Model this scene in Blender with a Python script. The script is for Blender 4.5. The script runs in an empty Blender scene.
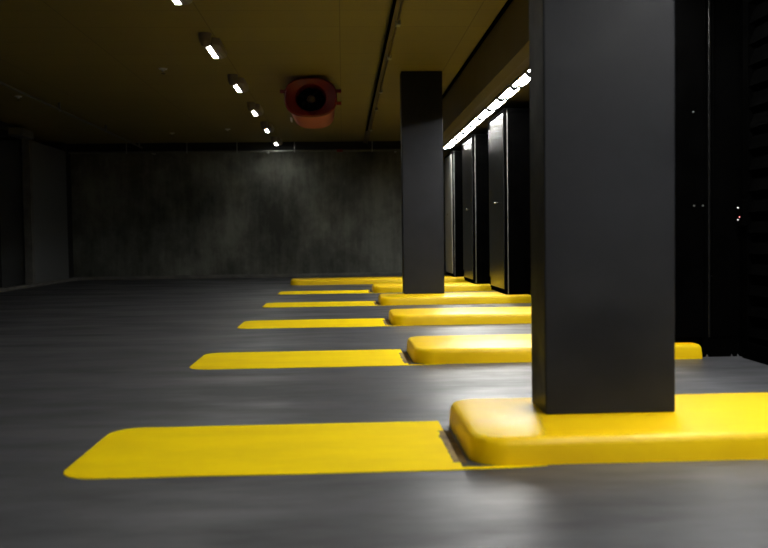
import bpy, bmesh, math, random
from mathutils import Vector, Matrix, noise
random.seed(7)
S = bpy.context.scene
COL = S.collection

# ------------------------------------------------------------------ camera
cam_d = bpy.data.cameras.new('camera')
cam = bpy.data.objects.new('camera', cam_d); COL.objects.link(cam)
cam_d.sensor_width = 36.0; cam_d.lens = 900.0 / 768.0 * 36.0
cam_d.clip_start = 0.05; cam_d.clip_end = 100
_yaw, _pitch, _roll = math.radians(2.577), math.radians(-2.1985), 0.0135
F = Vector((math.sin(_yaw) * math.cos(_pitch), math.cos(_yaw) * math.cos(_pitch), math.sin(_pitch)))
R0 = Vector((math.cos(_yaw), -math.sin(_yaw), 0)); U0 = R0.cross(F)
c_, s_ = math.cos(_roll), math.sin(_roll)
R = R0 * c_ - U0 * s_; U = R0 * s_ + U0 * c_
cam.matrix_world = Matrix(((R.x, U.x, -F.x, 0), (R.y, U.y, -F.y, 0), (R.z, U.z, -F.z, .75), (0, 0, 0, 1)))
cam_d.dof.use_dof = True; cam_d.dof.focus_distance = 7.6; cam_d.dof.aperture_fstop = 2.6
S.camera = cam

# ------------------------------------------------------------------ world, exposure
w = bpy.data.worlds.new('world'); S.world = w; w.use_nodes = True
bg = w.node_tree.nodes.get('Background') or w.node_tree.nodes.new('ShaderNodeBackground')
bg.inputs[0].default_value = (.05, .055, .07, 1); bg.inputs[1].default_value = 0.0
S.view_settings.view_transform = 'Standard'; S.view_settings.look = 'None'
S.view_settings.gamma = 1; S.view_settings.use_curve_mapping = False
S.view_settings.exposure = 1.55
S.cycles.use_denoising = True
S.cycles.max_bounces = 10; S.cycles.diffuse_bounces = 6; S.cycles.glossy_bounces = 5
S.cycles.sample_clamp_indirect = 6
STRIP_E, THIN_E, LAMP_E = 38.0, 26.0, 17.0

# ------------------------------------------------------------------ materials
def nt(name):
    m = bpy.data.materials.new(name); m.use_nodes = True
    t = m.node_tree; b = t.nodes.get('Principled BSDF')
    return m, t, b
def node(t, k, **kw):
    n = t.nodes.new(k)
    for a, v in kw.items():
        if a in n.inputs: n.inputs[a].default_value = v
        else: setattr(n, a, v)
    return n
def coords(t, scale=(1, 1, 1)):
    g = t.nodes.new('ShaderNodeNewGeometry')
    mp = t.nodes.new('ShaderNodeMapping'); mp.inputs['Scale'].default_value = scale
    t.links.new(g.outputs['Position'], mp.inputs['Vector']); return mp.outputs[0]
def ramp(t, src, stops):
    r = t.nodes.new('ShaderNodeValToRGB'); e = r.color_ramp.elements
    while len(e) < len(stops): e.new(.5)
    for i, (p, c) in enumerate(stops):
        e[i].position = p; e[i].color = (c[0], c[1], c[2], 1) if not isinstance(c, (int, float)) else (c, c, c, 1)
    t.links.new(src, r.inputs[0]); return r.outputs[0]
def noisy(name, c1, c2, scale=(1, 1, 1), nscale=4, rough=(.4, .6), metal=0, bump=0.0, bumpscale=30, detail=5, lo=.35, hi=.65, spec=.5):
    m, t, b = nt(name); v = coords(t, scale)
    n = node(t, 'ShaderNodeTexNoise', Scale=nscale, Detail=detail, Roughness=.6); t.links.new(v, n.inputs['Vector'])
    t.links.new(ramp(t, n.outputs[0], [(lo, c1), (hi, c2)]), b.inputs['Base Color'])
    t.links.new(ramp(t, n.outputs[0], [(lo, rough[0]), (hi, rough[1])]), b.inputs['Roughness'])
    b.inputs['Metallic'].default_value = metal; b.inputs['Specular IOR Level'].default_value = spec
    if bump:
        n2 = node(t, 'ShaderNodeTexNoise', Scale=bumpscale, Detail=4); t.links.new(coords(t), n2.inputs['Vector'])
        bp = node(t, 'ShaderNodeBump', Strength=bump, Distance=.01)
        t.links.new(n2.outputs[0], bp.inputs['Height']); t.links.new(bp.outputs[0], b.inputs['Normal'])
    return m
def emit(name, col, e):
    m, t, b = nt(name); b.inputs['Base Color'].default_value = (.8, .8, .8, 1)
    b.inputs['Emission Color'].default_value = (*col, 1); b.inputs['Emission Strength'].default_value = e
    return m

def floor_mat():
    m, t, b = nt('polished_concrete_floor')
    a = node(t, 'ShaderNodeTexNoise', Scale=1.0, Detail=6, Roughness=.65); t.links.new(coords(t, (.6, 1.9, 1)), a.inputs['Vector'])
    c = node(t, 'ShaderNodeTexNoise', Scale=1.0, Detail=5, Roughness=.6); t.links.new(coords(t, (1.6, 6, 1)), c.inputs['Vector'])
    mx = node(t, 'ShaderNodeMix', data_type='FLOAT'); mx.inputs[0].default_value = .3
    t.links.new(a.outputs[0], mx.inputs[2]); t.links.new(c.outputs[0], mx.inputs[3])
    t.links.new(ramp(t, mx.outputs[0], [(.40, (.034, .035, .040)), (.60, (.090, .091, .101))]), b.inputs['Base Color'])
    t.links.new(ramp(t, mx.outputs[0], [(.40, .54), (.60, .36)]), b.inputs['Roughness'])
    bp = node(t, 'ShaderNodeBump', Strength=.06, Distance=.004)
    t.links.new(c.outputs[0], bp.inputs['Height']); t.links.new(bp.outputs[0], b.inputs['Normal'])
    return m
def wall_mat():
    m, t, b = nt('stained_concrete_wall')
    a = node(t, 'ShaderNodeTexNoise', Scale=.9, Detail=8, Roughness=.65); t.links.new(coords(t, (1, 1, .8)), a.inputs['Vector'])
    c = node(t, 'ShaderNodeTexNoise', Scale=1.0, Detail=5, Roughness=.7); t.links.new(coords(t, (7, 7, .7)), c.inputs['Vector'])
    mx = node(t, 'ShaderNodeMix', data_type='FLOAT'); mx.inputs[0].default_value = .22
    t.links.new(a.outputs[0], mx.inputs[2]); t.links.new(c.outputs[0], mx.inputs[3])
    t.links.new(ramp(t, mx.outputs[0], [(.38, (.035, .037, .03)), (.5, (.09, .093, .078)), (.62, (.17, .175, .15))]), b.inputs['Base Color'])
    b.inputs['Roughness'].default_value = .85
    return m
def ceiling_mat():
    m, t, b = nt('yellowish_ceiling_boards')
    br = node(t, 'ShaderNodeTexBrick', Scale=1.0); br.offset = 0
    br.inputs['Brick Width'].default_value = 1.22; br.inputs['Row Height'].default_value = .61
    br.inputs['Mortar Size'].default_value = .006; br.inputs['Mortar Smooth'].default_value = .3
    br.inputs['Color1'].default_value = (.205, .170, .050, 1); br.inputs['Color2'].default_value = (.222, .185, .055, 1)
    br.inputs['Mortar'].default_value = (.13, .105, .03, 1)
    t.links.new(coords(t), br.inputs['Vector']); t.links.new(br.outputs[0], b.inputs['Base Color'])
    b.inputs['Roughness'].default_value = .6
    return m
def yellow_mat(name, ca, cb, rough, dirt=0.0, spec=.5):
    m, t, b = nt(name); b.inputs['Specular IOR Level'].default_value = spec
    a = node(t, 'ShaderNodeTexNoise', Scale=2.2, Detail=6, Roughness=.6); t.links.new(coords(t, (1, 2.5, 1)), a.inputs['Vector'])
    col = ramp(t, a.outputs[0], [(.35, ca), (.65, cb)])
    if dirt:
        d = node(t, 'ShaderNodeTexNoise', Scale=9.0, Detail=6, Roughness=.7); t.links.new(coords(t, (1, 3, 1)), d.inputs['Vector'])
        f = ramp(t, d.outputs[0], [(.66, 0.0), (.85, dirt)])
        mx = node(t, 'ShaderNodeMix', data_type='RGBA'); t.links.new(f, mx.inputs[0])
        t.links.new(col, mx.inputs[6]); mx.inputs[7].default_value = (.28, .19, .05, 1); col = mx.outputs[2]
    t.links.new(col, b.inputs['Base Color'])
    t.links.new(ramp(t, a.outputs[0], [(.35, rough[0]), (.65, rough[1])]), b.inputs['Roughness'])
    n2 = node(t, 'ShaderNodeTexNoise', Scale=14, Detail=4); t.links.new(coords(t), n2.inputs['Vector'])
    bp = node(t, 'ShaderNodeBump', Strength=.12, Distance=.01)
    t.links.new(n2.outputs[0], bp.inputs['Height']); t.links.new(bp.outputs[0], b.inputs['Normal'])
    return m

M = {
 'floor': floor_mat(), 'wall': wall_mat(), 'ceil': ceiling_mat(),
 'isl': yellow_mat('glossy_yellow_kerb_paint', (.90, .56, .0002), (.95, .63, .0004), (.36, .42), 0, .3),
 'stripe': yellow_mat('worn_yellow_road_paint', (.86, .61, .0002), (.95, .69, .0004), (.65, .75), .3, .04),
 'grime': noisy('brown_grime', (.10, .06, .02), (.3, .2, .06), nscale=20, rough=(.8, .9)),
 'column': noisy('charcoal_column_paint', (.0145, .0152, .0185), (.0205, .0215, .0255), nscale=2.5, rough=(.36, .58), bump=.2, bumpscale=8, spec=.13),
 'black': noisy('satin_black_steel', (.005, .005, .005), (.007, .007, .007), nscale=5, rough=(.24, .27)),
 'flat_black': noisy('matt_black_paint', (.0008, .0008, .0008), (.0014, .0014, .0014), nscale=6, rough=(.5, .6), spec=0),
 'beam': noisy('olive_beam_paint', (.10, .08, .03), (.12, .095, .036), nscale=2, rough=(.6, .7)),
 'soffit': noisy('pale_olive_soffit', (.10, .083, .042), (.12, .10, .05), nscale=2, rough=(.5, .6)),
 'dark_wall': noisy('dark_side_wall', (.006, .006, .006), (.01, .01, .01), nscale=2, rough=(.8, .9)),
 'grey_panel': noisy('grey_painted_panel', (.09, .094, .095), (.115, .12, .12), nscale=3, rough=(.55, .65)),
 'kerb': noisy('pale_concrete_plinth', (.09, .088, .08), (.15, .145, .13), nscale=5, rough=(.8, .9)),
 'housing': noisy('dark_grey_lamp_housing', (.16, .135, .13), (.2, .17, .165), nscale=8, rough=(.35, .45)),
 'steel': noisy('galvanised_steel', (.25, .25, .24), (.4, .4, .38), nscale=12, rough=(.3, .45), metal=.9),
 'pipe': noisy('grey_painted_pipe', (.10, .10, .085), (.14, .14, .12), nscale=8, rough=(.4, .5)),
 'tray': noisy('dull_brown_tray', (.08, .057, .035), (.12, .09, .05), nscale=10, rough=(.45, .6), metal=.3),
 'red': noisy('dark_red_paint', (.15, .004, .006), (.2, .006, .008), nscale=4, rough=(.4, .5)),
 'red_pale': noisy('lamplit_red_paint', (.42, .085, .045), (.5, .11, .06), nscale=4, rough=(.45, .55)),  # fan casing: its lamp-lit pinkish tone is put into the colour
 'white': noisy('white_enamel', (.7, .7, .68), (.8, .8, .78), nscale=8, rough=(.3, .4)),
 'chrome': noisy('bright_chrome', (.7, .7, .7), (.85, .85, .85), nscale=8, rough=(.12, .2), metal=1),
 'strip_e': emit('strip_light_diffuser', (1, 1, .96), STRIP_E),
 'thin_e': emit('side_reflection_glow', (1, 1, .97), THIN_E),
 'lamp_e': emit('ceiling_lamp_diffuser', (1, 1, .93), LAMP_E),
 'pale_door': noisy('pale_grey_door_paint', (.22, .22, .21), (.3, .3, .28), nscale=2, rough=(.4, .5)),  # paler grey, only for the farthest cabinet's door
 'led_w': emit('white_indicator', (1, 1, 1), .25),
 'led_r': emit('red_indicator', (1, .02, .08), .25),
}

# ------------------------------------------------------------------ helpers
def bx(bm, lo, hi, bev=0.0, seg=2):
    g = bmesh.ops.create_cube(bm, size=1.0); vs = g['verts']
    lo = Vector(lo); hi = Vector(hi); c = (lo + hi) / 2; d = hi - lo
    for v in vs: v.co = Vector((v.co.x * d.x, v.co.y * d.y, v.co.z * d.z)) + c
    if bev:
        es = list({e for v in vs for e in v.link_edges})
        bmesh.ops.bevel(bm, geom=es, offset=bev, segments=seg, affect='EDGES', profile=.5)
def tube(bm, a, b, r, n=16, r2=None, cap=True):
    a = Vector(a); b = Vector(b); d = b - a
    rot = d.to_track_quat('Z', 'Y').to_matrix().to_4x4(); rot.translation = (a + b) / 2
    bmesh.ops.create_cone(bm, cap_ends=cap, segments=n, radius1=r, radius2=r if r2 is None else r2, depth=d.length, matrix=rot)
def loft(bm, rings, close_first=True, close_last=True):
    vr = [[bm.verts.new(p) for p in ring] for ring in rings]; n = len(vr[0])
    for a, b in zip(vr, vr[1:]):
        for i in range(n): bm.faces.new((a[i], a[(i + 1) % n], b[(i + 1) % n], b[i]))
    if close_first: bm.faces.new(list(reversed(vr[0])))
    if close_last: bm.faces.new(vr[-1])
def obj(name, bm, mat, parent=None, smooth=False, origin=None):
    bmesh.ops.recalc_face_normals(bm, faces=bm.faces)
    me = bpy.data.meshes.new(name)
    if origin is not None: bmesh.ops.translate(bm, vec=-Vector(origin), verts=bm.verts)
    bm.to_mesh(me); bm.free(); me.materials.append(M[mat])
    if smooth:
        me.polygons.foreach_set('use_smooth', [True] * len(me.polygons))
        try: me.set_sharp_from_angle(angle=math.radians(35))
        except Exception: pass
    o = bpy.data.objects.new(name, me); COL.objects.link(o)
    if parent: o.parent = parent
    if origin is not None: o.location = origin
    return o
def box(name, lo, hi, mat, parent=None, bev=0.0):
    bm = bmesh.new(); bx(bm, lo, hi, bev); return obj(name, bm, mat, parent)
def tag(o, label, cat, group=None, kind=None):
    o['label'] = label; o['category'] = cat
    if group: o['group'] = group
    if kind: o['kind'] = kind
    return o
def thing(name, label, cat, loc=(0, 0, 0), group=None):
    o = bpy.data.objects.new(name, None); COL.objects.link(o); o.location = loc; o.empty_display_size = .1
    return tag(o, label, cat, group)
def struct(name, lo, hi, mat, label=None, bev=0.0):
    o = box(name, lo, hi, mat, None, bev); o['kind'] = 'structure'
    if label: o['label'] = label
    return o
def dup(root, loc, label, group=None):
    r = root.copy(); COL.objects.link(r); r.location = loc; r['label'] = label
    if group: r['group'] = group
    for ch in list(root.children):
        c = ch.copy(); COL.objects.link(c); c.parent = r
        for g in ch.children:
            d = g.copy(); COL.objects.link(d); d.parent = c
    return r
ORD = ['first', 'second', 'third', 'fourth', 'fifth', 'sixth', 'seventh', 'eighth', 'ninth', 'tenth', 'eleventh', 'twelfth', 'thirteenth', 'fourteenth', 'fifteenth']

# ------------------------------------------------------------------ structure
CZ = 2.75; SZ = 2.25; BX = 1.44; WY = 18.62; LX = -5.5; RX = 2.47; NY = -5.0
struct('floor', (LX - .6, NY, -.1), (RX + .3, WY + .2, 0), 'floor')
struct('ceiling', (LX - .6, NY, CZ), (RX + .3, WY + .2, CZ + .15), 'ceil')
struct('wall_back', (LX - .6, WY, 0), (RX + .3, WY + .2, CZ), 'wall')
struct('wall_front', (LX - .6, NY - .2, 0), (RX + .3, NY, CZ), 'dark_wall')
struct('wall_right', (RX, NY, 0), (RX + .2, WY, CZ), 'flat_black')
struct('baseboard_back', (LX, WY - .07, 0), (RX, WY, .07), 'kerb', bev=.01)
# left wall: dark solid wall with an opening, then the pale grey section near the corner
bm = bmesh.new()
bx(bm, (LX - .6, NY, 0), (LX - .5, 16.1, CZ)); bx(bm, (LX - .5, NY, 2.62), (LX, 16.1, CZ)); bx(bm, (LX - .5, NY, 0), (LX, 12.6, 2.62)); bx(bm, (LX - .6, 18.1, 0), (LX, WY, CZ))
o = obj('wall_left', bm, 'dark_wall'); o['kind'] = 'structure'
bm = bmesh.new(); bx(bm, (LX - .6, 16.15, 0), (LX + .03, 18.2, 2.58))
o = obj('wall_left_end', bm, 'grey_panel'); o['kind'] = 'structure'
struct('trim_1', (LX - .08, 16.04, .0), (LX + .06, 16.16, 2.58), 'kerb', bev=.008)
struct('baseboard_left', (LX, NY, 0), (LX + .1, WY - .07, .06), 'kerb', bev=.01)
# dropped beam and soffit over the lockers
bm = bmesh.new(); bx(bm, (BX, NY, SZ), (BX + .12, WY, CZ - .001), .004)
o = obj('trim_2', bm, 'beam'); o['kind'] = 'structure'; o['label'] = 'olive dropped beam along the right side of the ceiling'
struct('trim_3', (BX + .12, NY, SZ + .08), (RX, WY, SZ + .16), 'soffit', 'pale olive soffit under the dropped beam carrying the strip lights')
struct('trim_4', (BX - .025, NY, CZ - .03), (BX, WY, CZ), 'flat_black', 'thin black strip between beam and ceiling')  # flat black strip along the top edge of the beam
struct('trim_5', (LX, WY - .22, 2.6), (BX - .03, WY, CZ), 'dark_wall', 'dark downstand above the back wall')

# ------------------------------------------------------------------ yellow kerb islands and painted stripes
def outline(x0, x1, y0, y1, r_left, r_right, ins=0.0, z=0.0, wob=0.0, seed=0):
    pts = []
    def arc(cx, cy, r, a0, a1, n=8):
        for i in range(n + 1):
            a = math.radians(a0 + (a1 - a0) * i / n); pts.append((cx + r * math.cos(a), cy + r * math.sin(a)))
    def seg(xa, ya, xb, yb, n=22):
        for i in range(1, n): t = i / n; pts.append((xa + (xb - xa) * t, ya + (yb - ya) * t))
    x0 += ins; x1 -= ins; y0 += ins; y1 -= ins
    rl = max(.01, r_left - ins); rr = max(.004, r_right - ins * .5)
    arc(x0 + rl, y0 + rl, rl, 180, 270); seg(x0 + rl, y0, x1 - rr, y0); arc(x1 - rr, y0 + rr, rr, 270, 360)
    arc(x1 - rr, y1 - rr, rr, 0, 90); seg(x1 - rr, y1, x0 + rl, y1); arc(x0 + rl, y1 - rl, rl, 90, 180)
    out = []
    for (x, y) in pts:
        d = noise.noise(Vector((x * 3.1, y * 3.1 + seed * 5, seed))) * wob + noise.noise(Vector((x * 11, y * 11, seed + 3))) * wob * .5
        out.append(Vector((x, y + d, z)))
    return out
def island(y0, y1, x0, x1, seed, label, hz=.09):
    bm = bmesh.new()
    prof = [(0, 0), (.002, .03), (.005, .062), (.009, .077), (.017, .0865), (.030, .09)]
    loft(bm, [outline(x0, x1, y0, y1, .12, .004, i, z / .09 * hz, .006 if z < .01 else .003, seed) for i, z in prof])
    o = obj('kerb_island', bm, 'isl', None, True, (0, (y0 + y1) / 2, 0)); return tag(o, label, 'kerb', 'yellow raised kerb islands')
def stripe(y0, y1, x0, x1, x2, seed, label):
    # painted marking: rounded left end, its right end runs in a narrow lip along the island's foot
    bm = bmesh.new(); zt = .003
    pts = [(p.x, p.y) for p in outline(x0, x1, y0, y1, .12, .004, 0, 0, .006, seed + 20)]
    loft(bm, [[Vector((x, y, 0)) for x, y in pts], [Vector((x, y, zt)) for x, y in pts]])
    n = 10; lip = []
    for i in range(n + 1):
        t = i / n; x = x1 + (x2 - x1) * t; lip.append((x, y0 + .004 + .022 * t * t))
    up = [(x2, y0 + .030), (x1, y0 + .030)]
    ring = lip + up
    loft(bm, [[Vector((x, y, 0)) for x, y in ring], [Vector((x, y, zt)) for x, y in ring]])
    o = obj('painted_stripe', bm, 'stripe', None, False, (0, (y0 + y1) / 2, 0))
    bm = bmesh.new(); n = 14; a_ = []; b_ = []
    for i in range(n + 1):
        t = i / n; y = -.30 + .50 * t; wd_ = .012 + .012 * noise.noise(Vector((t * 7, seed, 1)))
        a_.append(Vector((x1 - .012 - abs(wd_), y, .0036))); b_.append(Vector((x1 + .022, y, .0036)))
    loft(bm, [a_ + b_[::-1], [p - Vector((0, 0, .003)) for p in a_ + b_[::-1]]])
    g = obj('dirt_patch', bm, 'grime', o); g['label'] = 'brown dirt at the foot of the kerb'
    return tag(o, label, 'floor marking', 'yellow painted stripes on the floor')
PITCH = 2.43
isl_labels = [
 'glossy yellow raised kerb island under the nearest grey column',
 'yellow raised kerb island second from the camera, just behind the near column',
 'yellow raised kerb island with nothing standing on its visible part, third from the camera',
 'yellow raised kerb island under the far grey column',
 'short yellow raised kerb island right behind the far column, before the last one',
 'long thin yellow kerb island nearest the concrete back wall']
st_labels = [
 'largest yellow painted floor stripe in the foreground left of the nearest kerb island',
 'yellow painted floor stripe second from the camera, left of the second kerb island',
 'yellow painted floor stripe third from the camera with pointed left end',
 'thin yellow painted floor stripe leading to the far column island',
 'thinnest, shortest yellow painted floor stripe, closest to the back wall']
for k in range(6):
    y0 = 2.90 + PITCH * k; 
    if k < 5:
        island(y0 + .015, y0 + .79, .415, 2.17, k, isl_labels[k])
        stripe(y0 - .025, y0 + .755, -.93, .38, .66 if k == 0 else .60, k, st_labels[k])
    else:
        island(y0 + .10, y0 + .80, -.90, 2.17, k, isl_labels[k])

# ------------------------------------------------------------------ grey columns
def column(x0, y0, label, wdt=.49, dep=.25):
    t = thing('square_column', label, 'column', (x0 + wdt / 2, y0 + dep / 2, .0903), 'grey columns on the kerb islands')
    bm = bmesh.new(); bx(bm, (-wdt / 2, -dep / 2, 0), (wdt / 2, dep / 2, CZ - .0913), .006, 2)
    obj('shaft', bm, 'column', t)
    return t
column(.742, 3.29, 'wide charcoal grey column filling the right foreground')
column(.722, 10.78, 'narrower looking charcoal grey column in the distance, fully visible to the ceiling')

# ------------------------------------------------------------------ black cabinets
def cabinet(yf, label):
    CX0, CX1, D, H = 1.87, 2.45, 1.10, 2.245
    t = thing('utility_cabinet', label, 'cabinet', (CX0, yf, 0), 'black steel cabinets under the soffit')
    w_ = CX1 - CX0; z0 = .0906
    bm = bmesh.new(); bx(bm, (.012, 0, z0 + .03), (w_, D, H), .004); obj('body', bm, 'flat_black', t)
    # plinth resting on the island and, beyond it, on the floor
    yb = 0
    bm = bmesh.new(); bx(bm, (.02, .02, z0), (.31, D - .02, z0 + .031)); bx(bm, (.33, .004, 0), (w_, D - .02, z0 + .031))
    obj('plinth', bm, 'flat_black', t)
    d = box('door', (0, .045, z0 + .06), (.014, D - .03, H - .05), 'black', t, .003)
    bm = bmesh.new(); bmesh.ops.create_uvsphere(bm, u_segments=16, v_segments=10, radius=.012, matrix=Matrix.Translation((-.006, .60, 1.18)))
    k = obj('knob', bm, 'chrome', d, True); k['label'] = 'round chrome knob'
    box('corner_trim', (.036, -.006, z0 + .01), (.046, .002, H), 'steel', t, .001)['label'] = 'thin bright steel edge strip'
    box('top_rail', (.0, -.006, H - .05), (w_, .0, H), 'flat_black', t, .002)
    for zz in (z0 + .05, 2.1):
        bm = bmesh.new()
        tube(bm, (-.004, D - .05, zz + .02), (-.004, D - .05, zz + .12), .008, 10); obj('hinge', bm, 'flat_black', t, True)
    return t
cabs = [(5.42, 'black steel cabinet showing to the right of the nearest column, beside a louvred door'),
        (7.80, 'black steel cabinet hidden behind the nearest column'),
        (10.37, 'black steel cabinet nearest of the three seen left of the near column'),
        (12.9, 'black steel cabinet middle one of the three between the two columns'),
        (15.35, 'black steel cabinet farthest one, next to the far column, with a bright grey side')]
first = None
for y, lab in cabs:
    if first is None: first = cabinet(y, lab)
    else: last_cab = dup(first, (1.87, y, 0), lab)
for ch in last_cab.children:          # the farthest cabinet's door gets a paler grey than the others
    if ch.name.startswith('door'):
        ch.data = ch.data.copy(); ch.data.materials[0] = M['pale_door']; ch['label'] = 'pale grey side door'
# the near cabinet has extra channels and bolts on its front
for xo, wd in ((.335, .006), (.36, .012), (.385, .009)):
    box('front_channel', (xo, -.014, .12), (xo + wd, .002, 2.18), 'flat_black' if wd < .01 else 'black', first, .002)
for xo, zz in ((.27, 1.5), (.275, .93), (.33, .93), (.39, .5)):
    bm = bmesh.new(); tube(bm, (xo, .001, zz), (xo, -.006, zz), .006, 10); b_ = obj('bolt', bm, 'steel', first, True)
for xo in (.355, .51, .55):
    bm = bmesh.new(); tube(bm, (xo, -.004, .0), (xo, -.004, .008), .009, 12); tube(bm, (xo, -.004, .008), (xo, -.004, .016), .005, 12)
    obj('levelling_foot', bm, 'chrome', first, True)['label'] = 'small chrome foot'

# louvred door on the right-hand wall
t = thing('louvred_door', 'black louvred steel door at the right edge, beside the near cabinet', 'door', (2.47, 3.2, 0))
bm = bmesh.new(); D = 2.16; H = 2.2
bx(bm, (-.05, 0, .0), (-.001, .07, H)); bx(bm, (-.05, D - .07, .0), (-.001, D, H)); bx(bm, (-.05, .07, .0), (-.001, D - .07, .1)); bx(bm, (-.05, .07, H - .08), (-.001, D - .07, H))
bx(bm, (-.05, D / 2 - .03, .1), (-.001, D / 2 + .03, H - .08))
obj('frame', bm, 'flat_black', t)
bm = bmesh.new()
for i in range(16):
    z = .14 + i * .124
    for a, b in ((.07, D / 2 - .03), (D / 2 + .03, D - .07)):
        vs = [bm.verts.new(p) for p in [(-.008, a, z + .1), (-.045, a, z), (-.040, a, z - .004), (-.002, a, z + .1), (-.008, b, z + .1), (-.045, b, z), (-.040, b, z - .004), (-.002, b, z + .1)]]
        for f in ((0, 1, 2, 3), (7, 6, 5, 4), (0, 4, 5, 1), (1, 5, 6, 2), (2, 6, 7, 3), (3, 7, 4, 0)): bm.faces.new([vs[i_] for i_ in f])
obj('louvre_slats', bm, 'flat_black', t)
t = thing('control_box', 'small black control box with white and red lights on the louvred door', 'control box', (2.42, 5.315, .80))
box('casing', (-.03, -.03, 0), (0, .045, .16), 'flat_black', t, .004)
for y_, z_, m_, l_ in ((.032, .112, 'led_w', 'white light'), (.032, .040, 'led_w', 'white light'), (.012, .056, 'led_r', 'red light')):
    bm = bmesh.new(); tube(bm, (-.029, y_, z_), (-.036, y_, z_), .0042, 10); obj('indicator_light', bm, m_, t)['label'] = l_

# ------------------------------------------------------------------ strip lights under the soffit
def strip_light(label, yc):
    L = .775
    t = thing('strip_light', label, 'strip light', (1.785, yc, SZ + .08), 'strip lights in a row under the soffit')
    bm = bmesh.new(); bx(bm, (-.047, -L / 2, -.012), (.088, L / 2, 0))
    for xr in (-.047, .038, .084): bx(bm, (xr, -L / 2, -.034), (xr + .004, L / 2, -.012))
    obj('housing', bm, 'soffit', t)
    bm = bmesh.new(); n = 8
    rings = []
    for y in (-L / 2, L / 2 - .07):
        rings.append([Vector((.034 * math.cos(math.pi * i / n), y, -.012 - .023 * math.sin(math.pi * i / n))) for i in range(n + 1)])
    loft(bm, rings); obj('diffuser', bm, 'strip_e', t, True)
    bm = bmesh.new(); tube(bm, (.064, -L / 2 + .01, -.026), (.064, L / 2 - .05, -.026), .009, 6); obj('side_glow', bm, 'thin_e', t)  # added glowing strip, stands in for light reflected beside the diffuser
    bm = bmesh.new()
    rr = []
    for y in (L / 2 - .07, L / 2):
        rr.append([Vector((.047 * math.cos(math.pi * i / n), y, -.011 - .056 * math.sin(math.pi * i / n))) for i in range(n + 1)])
    loft(bm, rr); obj('end_bracket', bm, 'flat_black', t, True)
    bm = bmesh.new(); tube(bm, (.066, L / 2 - .07, -.030), (.066, L / 2, -.030), .019, 10); obj('side_clip', bm, 'flat_black', t, True)
    return t
s0 = None; k = 0
ys = [8.5 - .39 + .78 * i for i in range(-12, 10)]
vis = [y for y in ys if y > 7.5]
for y in ys:
    if y in vis:
        i = vis.index(y)
        lab = 'glowing white strip light under the soffit, %s of the row counted from the near column' % ORD[i]
    else: lab = 'glowing white strip light under the soffit above the view, nearer than the near column'
    if s0 is None: s0 = strip_light(lab, y)
    else: dup(s0, (1.785, y, SZ + .08), lab)

# ------------------------------------------------------------------ ceiling lamps on the left
def ceiling_lamp(label, ye):
    # ye = far end of the lit part
    t = thing('ceiling_lamp', label, 'ceiling lamp', (-1.275, ye, CZ), 'ceiling lamps in a receding row')
    def cap(w2, y0, y1, z, n=8):
        pts = []
        for i in range(n + 1): a = math.pi * i / n; pts.append(Vector((w2 * math.cos(a), y1 - w2 + w2 * math.sin(a), z)))
        for i in range(n + 1): a = math.pi + math.pi * i / n; pts.append(Vector((w2 * math.cos(a), y0 + w2 + w2 * math.sin(a), z)))
        return pts
    bm = bmesh.new(); sh = Vector((.03, 0, 0))
    loft(bm, [[p + sh for p in r_] for r_ in (cap(.062, -.58, .09, 0), cap(.066, -.58, .09, -.03), cap(.058, -.57, .08, -.065), cap(.035, -.54, .05, -.082))])
    obj('housing', bm, 'housing', t, True)
    box('lamp_tray', (-.055, -.74, -.084), (.018, .04, 0), 'black', t, .006)
    bm = bmesh.new(); tube(bm, (-.018, -.74, 0), (-.018, -.74, -.085), .062, 20, .056); tube(bm, (-.018, -.74, -.085), (-.018, -.74, -.125), .052, 20, .036)
    obj('sensor_cap', bm, 'housing', t, True)
    bm = bmesh.new(); bx(bm, (-.044, -.62, -.0855), (.003, .02, -.080)); obj('diffuser', bm, 'lamp_e', t)
    return t
lamp0 = None
LY = [7.38 + 2.16 * i for i in range(-4, 6)]
visl = [y for y in LY if y > 7]
names = ['ceiling lamp cut by the top edge, nearest of the receding row', 'second ceiling lamp of the receding row, largest fully visible, dark capped end',
         'third ceiling lamp of the receding row, counted from the top edge', 'fourth ceiling lamp of the receding row, left of the red fan',
         'fifth ceiling lamp of the receding row, last but one before the back wall', 'sixth and smallest ceiling lamp, right before the back wall']
for y in LY:
    lab = names[visl.index(y)] if y in visl else 'ceiling lamp of the left row out of view above the camera'
    if lamp0 is None: lamp0 = ceiling_lamp(lab, y)
    else: dup(lamp0, (-1.275, y, CZ), lab)

# ------------------------------------------------------------------ red jet fan
t = thing('ventilation_fan', 'red jet fan with a dark round mouth hanging from the ceiling', 'fan', (-.365, 11.0, 2.48))
def sup(a, b, y, e=2.6, n=48):
    o_ = []
    for i in range(n):
        th = 2 * math.pi * i / n; c, s = math.cos(th), math.sin(th)
        o_.append(Vector((a * math.copysign(abs(c) ** (2 / e), c), y, b * math.copysign(abs(s) ** (2 / e), s))))
    return o_
bm = bmesh.new(); loft(bm, [sup(.29, .225, .05), sup(.285, .22, .75), sup(.275, .215, 1.3), sup(.25, .19, 1.4)], close_first=False); obj('casing', bm, 'red_pale', t, True)
bm = bmesh.new()
loft(bm, [sup(.29, .225, .06), sup(.318, .235, .05), sup(.318, .235, .0), sup(.30, .22, -.015), sup(.19, .17, .02, 2), sup(.175, .155, .06, 2), sup(.17, .15, .3, 2)], False, False)
obj('inlet_ring', bm, 'red', t, True)
bm = bmesh.new(); loft(bm, [sup(.17, .15, .28, 2), sup(.17, .15, .3, 2)]); obj('duct_lining', bm, 'flat_black', t)
bm = bmesh.new(); tube(bm, (0, .25, 0), (0, .10, 0), .06, 20, .045); tube(bm, (0, .10, 0), (0, .07, 0), .045, 20, .015)
obj('motor_hub', bm, 'tray', t, True)
bm = bmesh.new()
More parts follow.
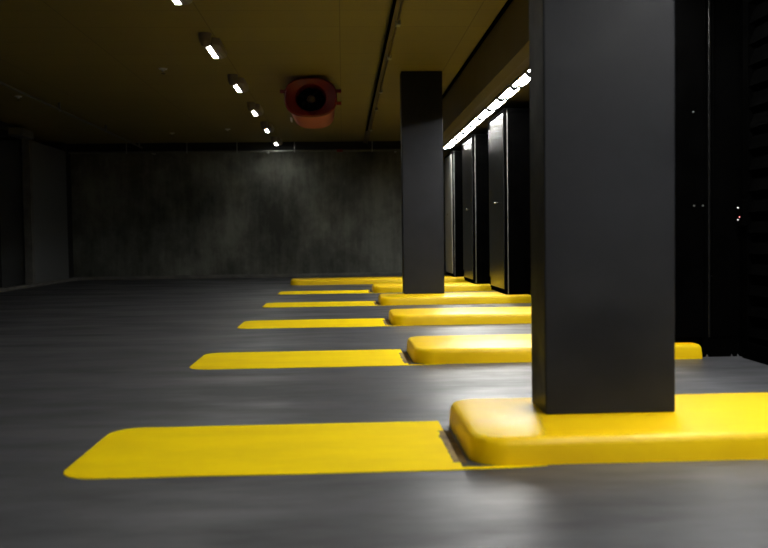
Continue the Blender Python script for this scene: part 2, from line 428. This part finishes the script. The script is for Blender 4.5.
for i in range(7):
    a = 2 * math.pi * i / 7; e1 = Vector((math.cos(a), 0, math.sin(a))); e2 = Vector((-math.sin(a), 0, math.cos(a)))
    q = [e1 * .05 - e2 * .015 + Vector((0, .13, 0)), e1 * .05 + e2 * .015 + Vector((0, .18, 0)), e1 * .142 + e2 * .05 + Vector((0, .2, 0)), e1 * .142 - e2 * .02 + Vector((0, .16, 0))]
    v1 = [bm.verts.new(p) for p in q]; v2 = [bm.verts.new(p + Vector((0, .006, 0))) for p in q]
    bm.faces.new(v1); bm.faces.new(v2[::-1])
    for j in range(4): bm.faces.new((v1[j], v1[(j + 1) % 4], v2[(j + 1) % 4], v2[j]))
obj('fan_blades', bm, 'black', t)
for sx in (-1, 1):
    for yy in (.02, 1.0):
        bm = bmesh.new(); bx(bm, (min(sx * .27, sx * .37), yy, .06), (max(sx * .27, sx * .37), yy + .04, .10))
        obj('mounting_bracket', bm, 'red', t)
bm = bmesh.new(); bx(bm, (-.27, .35, -.235), (-.25, .50, -.19), .004); obj('toggle_latch', bm, 'white', t)['label'] = 'small pale latch low on the casing'
bm = bmesh.new(); bx(bm, (-.08, .5, .22), (.08, .9, .27)); obj('ceiling_plate', bm, 'red', t)

# ------------------------------------------------------------------ pipes, tray, sprinklers
t = thing('cable_tray', 'narrow cable tray with conduit running along the ceiling beside the far column', 'cable tray', (.47, 0, CZ))
bm = bmesh.new(); bx(bm, (-.03, -4.5, -.05), (.03, 18.3, -.02)); obj('tray', bm, 'tray', t)
bm = bmesh.new(); tube(bm, (.045, -4.5, -.062), (.045, 18.3, -.062), .010, 10); obj('conduit', bm, 'tray', t, True)
bm = bmesh.new(); tube(bm, (-.02, 3, -.064), (-.02, 16, -.064), .014, 10); obj('cable', bm, 'flat_black', t, True)
for y in (8.1, 9.6, 11.8, 13.4, 15.9):
    bm = bmesh.new(); bx(bm, (.03, y, -.085), (.075, y + .10, -.045), .004); obj('junction_clip', bm, 'steel', t)
for y in (6.3, 8.9, 11.3, 13.8, 16.3):
    bm = bmesh.new(); bx(bm, (-.035, y, -.05), (.035, y + .03, 0)); obj('tray_hanger', bm, 'tray', t)

t = thing('sprinkler_pipe', 'thin grey pipe running across the top of the back wall', 'pipe', (0, 18.3, 2.555))
bm = bmesh.new(); tube(bm, (LX + .06, 0, 0), (BX + .4, 0, 0), .017, 12); obj('pipe', bm, 'pipe', t, True)
bm = bmesh.new(); tube(bm, (-.10, 0, 0), (.02, 0, 0), .026, 14); obj('coupling', bm, 'red', t, True)['label'] = 'red pipe coupling'
for x in (-4.3, -3.1, -2.1, -.95, .62):
    bm = bmesh.new(); tube(bm, (x, 0, 0), (x, 0, .195), .009, 8); tube(bm, (x - .012, 0, 0), (x + .012, 0, 0), .025, 12)
    if x > .3: pass
    obj('hanger', bm, 'steel', t, True)
for x in (-3.8, -1.5, 1.1):
    bm = bmesh.new(); bx(bm, (x - .015, 0, -.02), (x + .015, .32, .02)); obj('wall_bracket', bm, 'steel', t)
t = thing('ceiling_pipe', 'long grey pipe receding along the left side of the dark ceiling', 'pipe', (-3.98, 0, 2.645))
bm = bmesh.new(); tube(bm, (0, -4, 0), (0, 18.25, 0), .016, 12); obj('pipe', bm, 'pipe', t, True)
for y in (10.5, 13, 15.5, 18):
    bm = bmesh.new(); bx(bm, (-.012, y, -.02), (.012, y + .03, .105)); obj('clip', bm, 'steel', t)
sp = None
for x, y, lab in ((-2.04, 10.55, 'small pale sprinkler head on the ceiling left of the lamp row'), (-3.09, 16.7, 'small sprinkler head on the dark ceiling near the left end of the back wall'),
                  (-4.35, 12.45, 'small sprinkler head beside the long pipe at far left'), (-2.02, 16.2, 'small sprinkler head left of the smallest ceiling lamp')):
    if sp is None:
        sp = thing('ceiling_sprinkler', lab, 'sprinkler', (x, y, CZ), 'sprinkler heads on the ceiling')
        bm = bmesh.new(); tube(bm, (0, 0, 0), (0, 0, -.012), .05, 18, .045); tube(bm, (0, 0, -.012), (0, 0, -.03), .015, 12); obj('base', bm, 'white', sp, True)
        bm = bmesh.new(); tube(bm, (0, 0, -.03), (0, 0, -.055), .006, 8); tube(bm, (0, 0, -.055), (0, 0, -.059), .026, 16); obj('deflector', bm, 'chrome', sp, True)
    else: dup(sp, (x, y, CZ), lab)
t = thing('junction_box', 'dark greenish junction box at the ceiling above the black opening on the left', 'junction box', (LX, 15.2, 2.55))
box('casing', (0, 0, 0), (.22, .6, .13), 'pipe', t, .01); box('lid', (.22, .03, .015), (.23, .57, .115), 'pipe', t, .003)
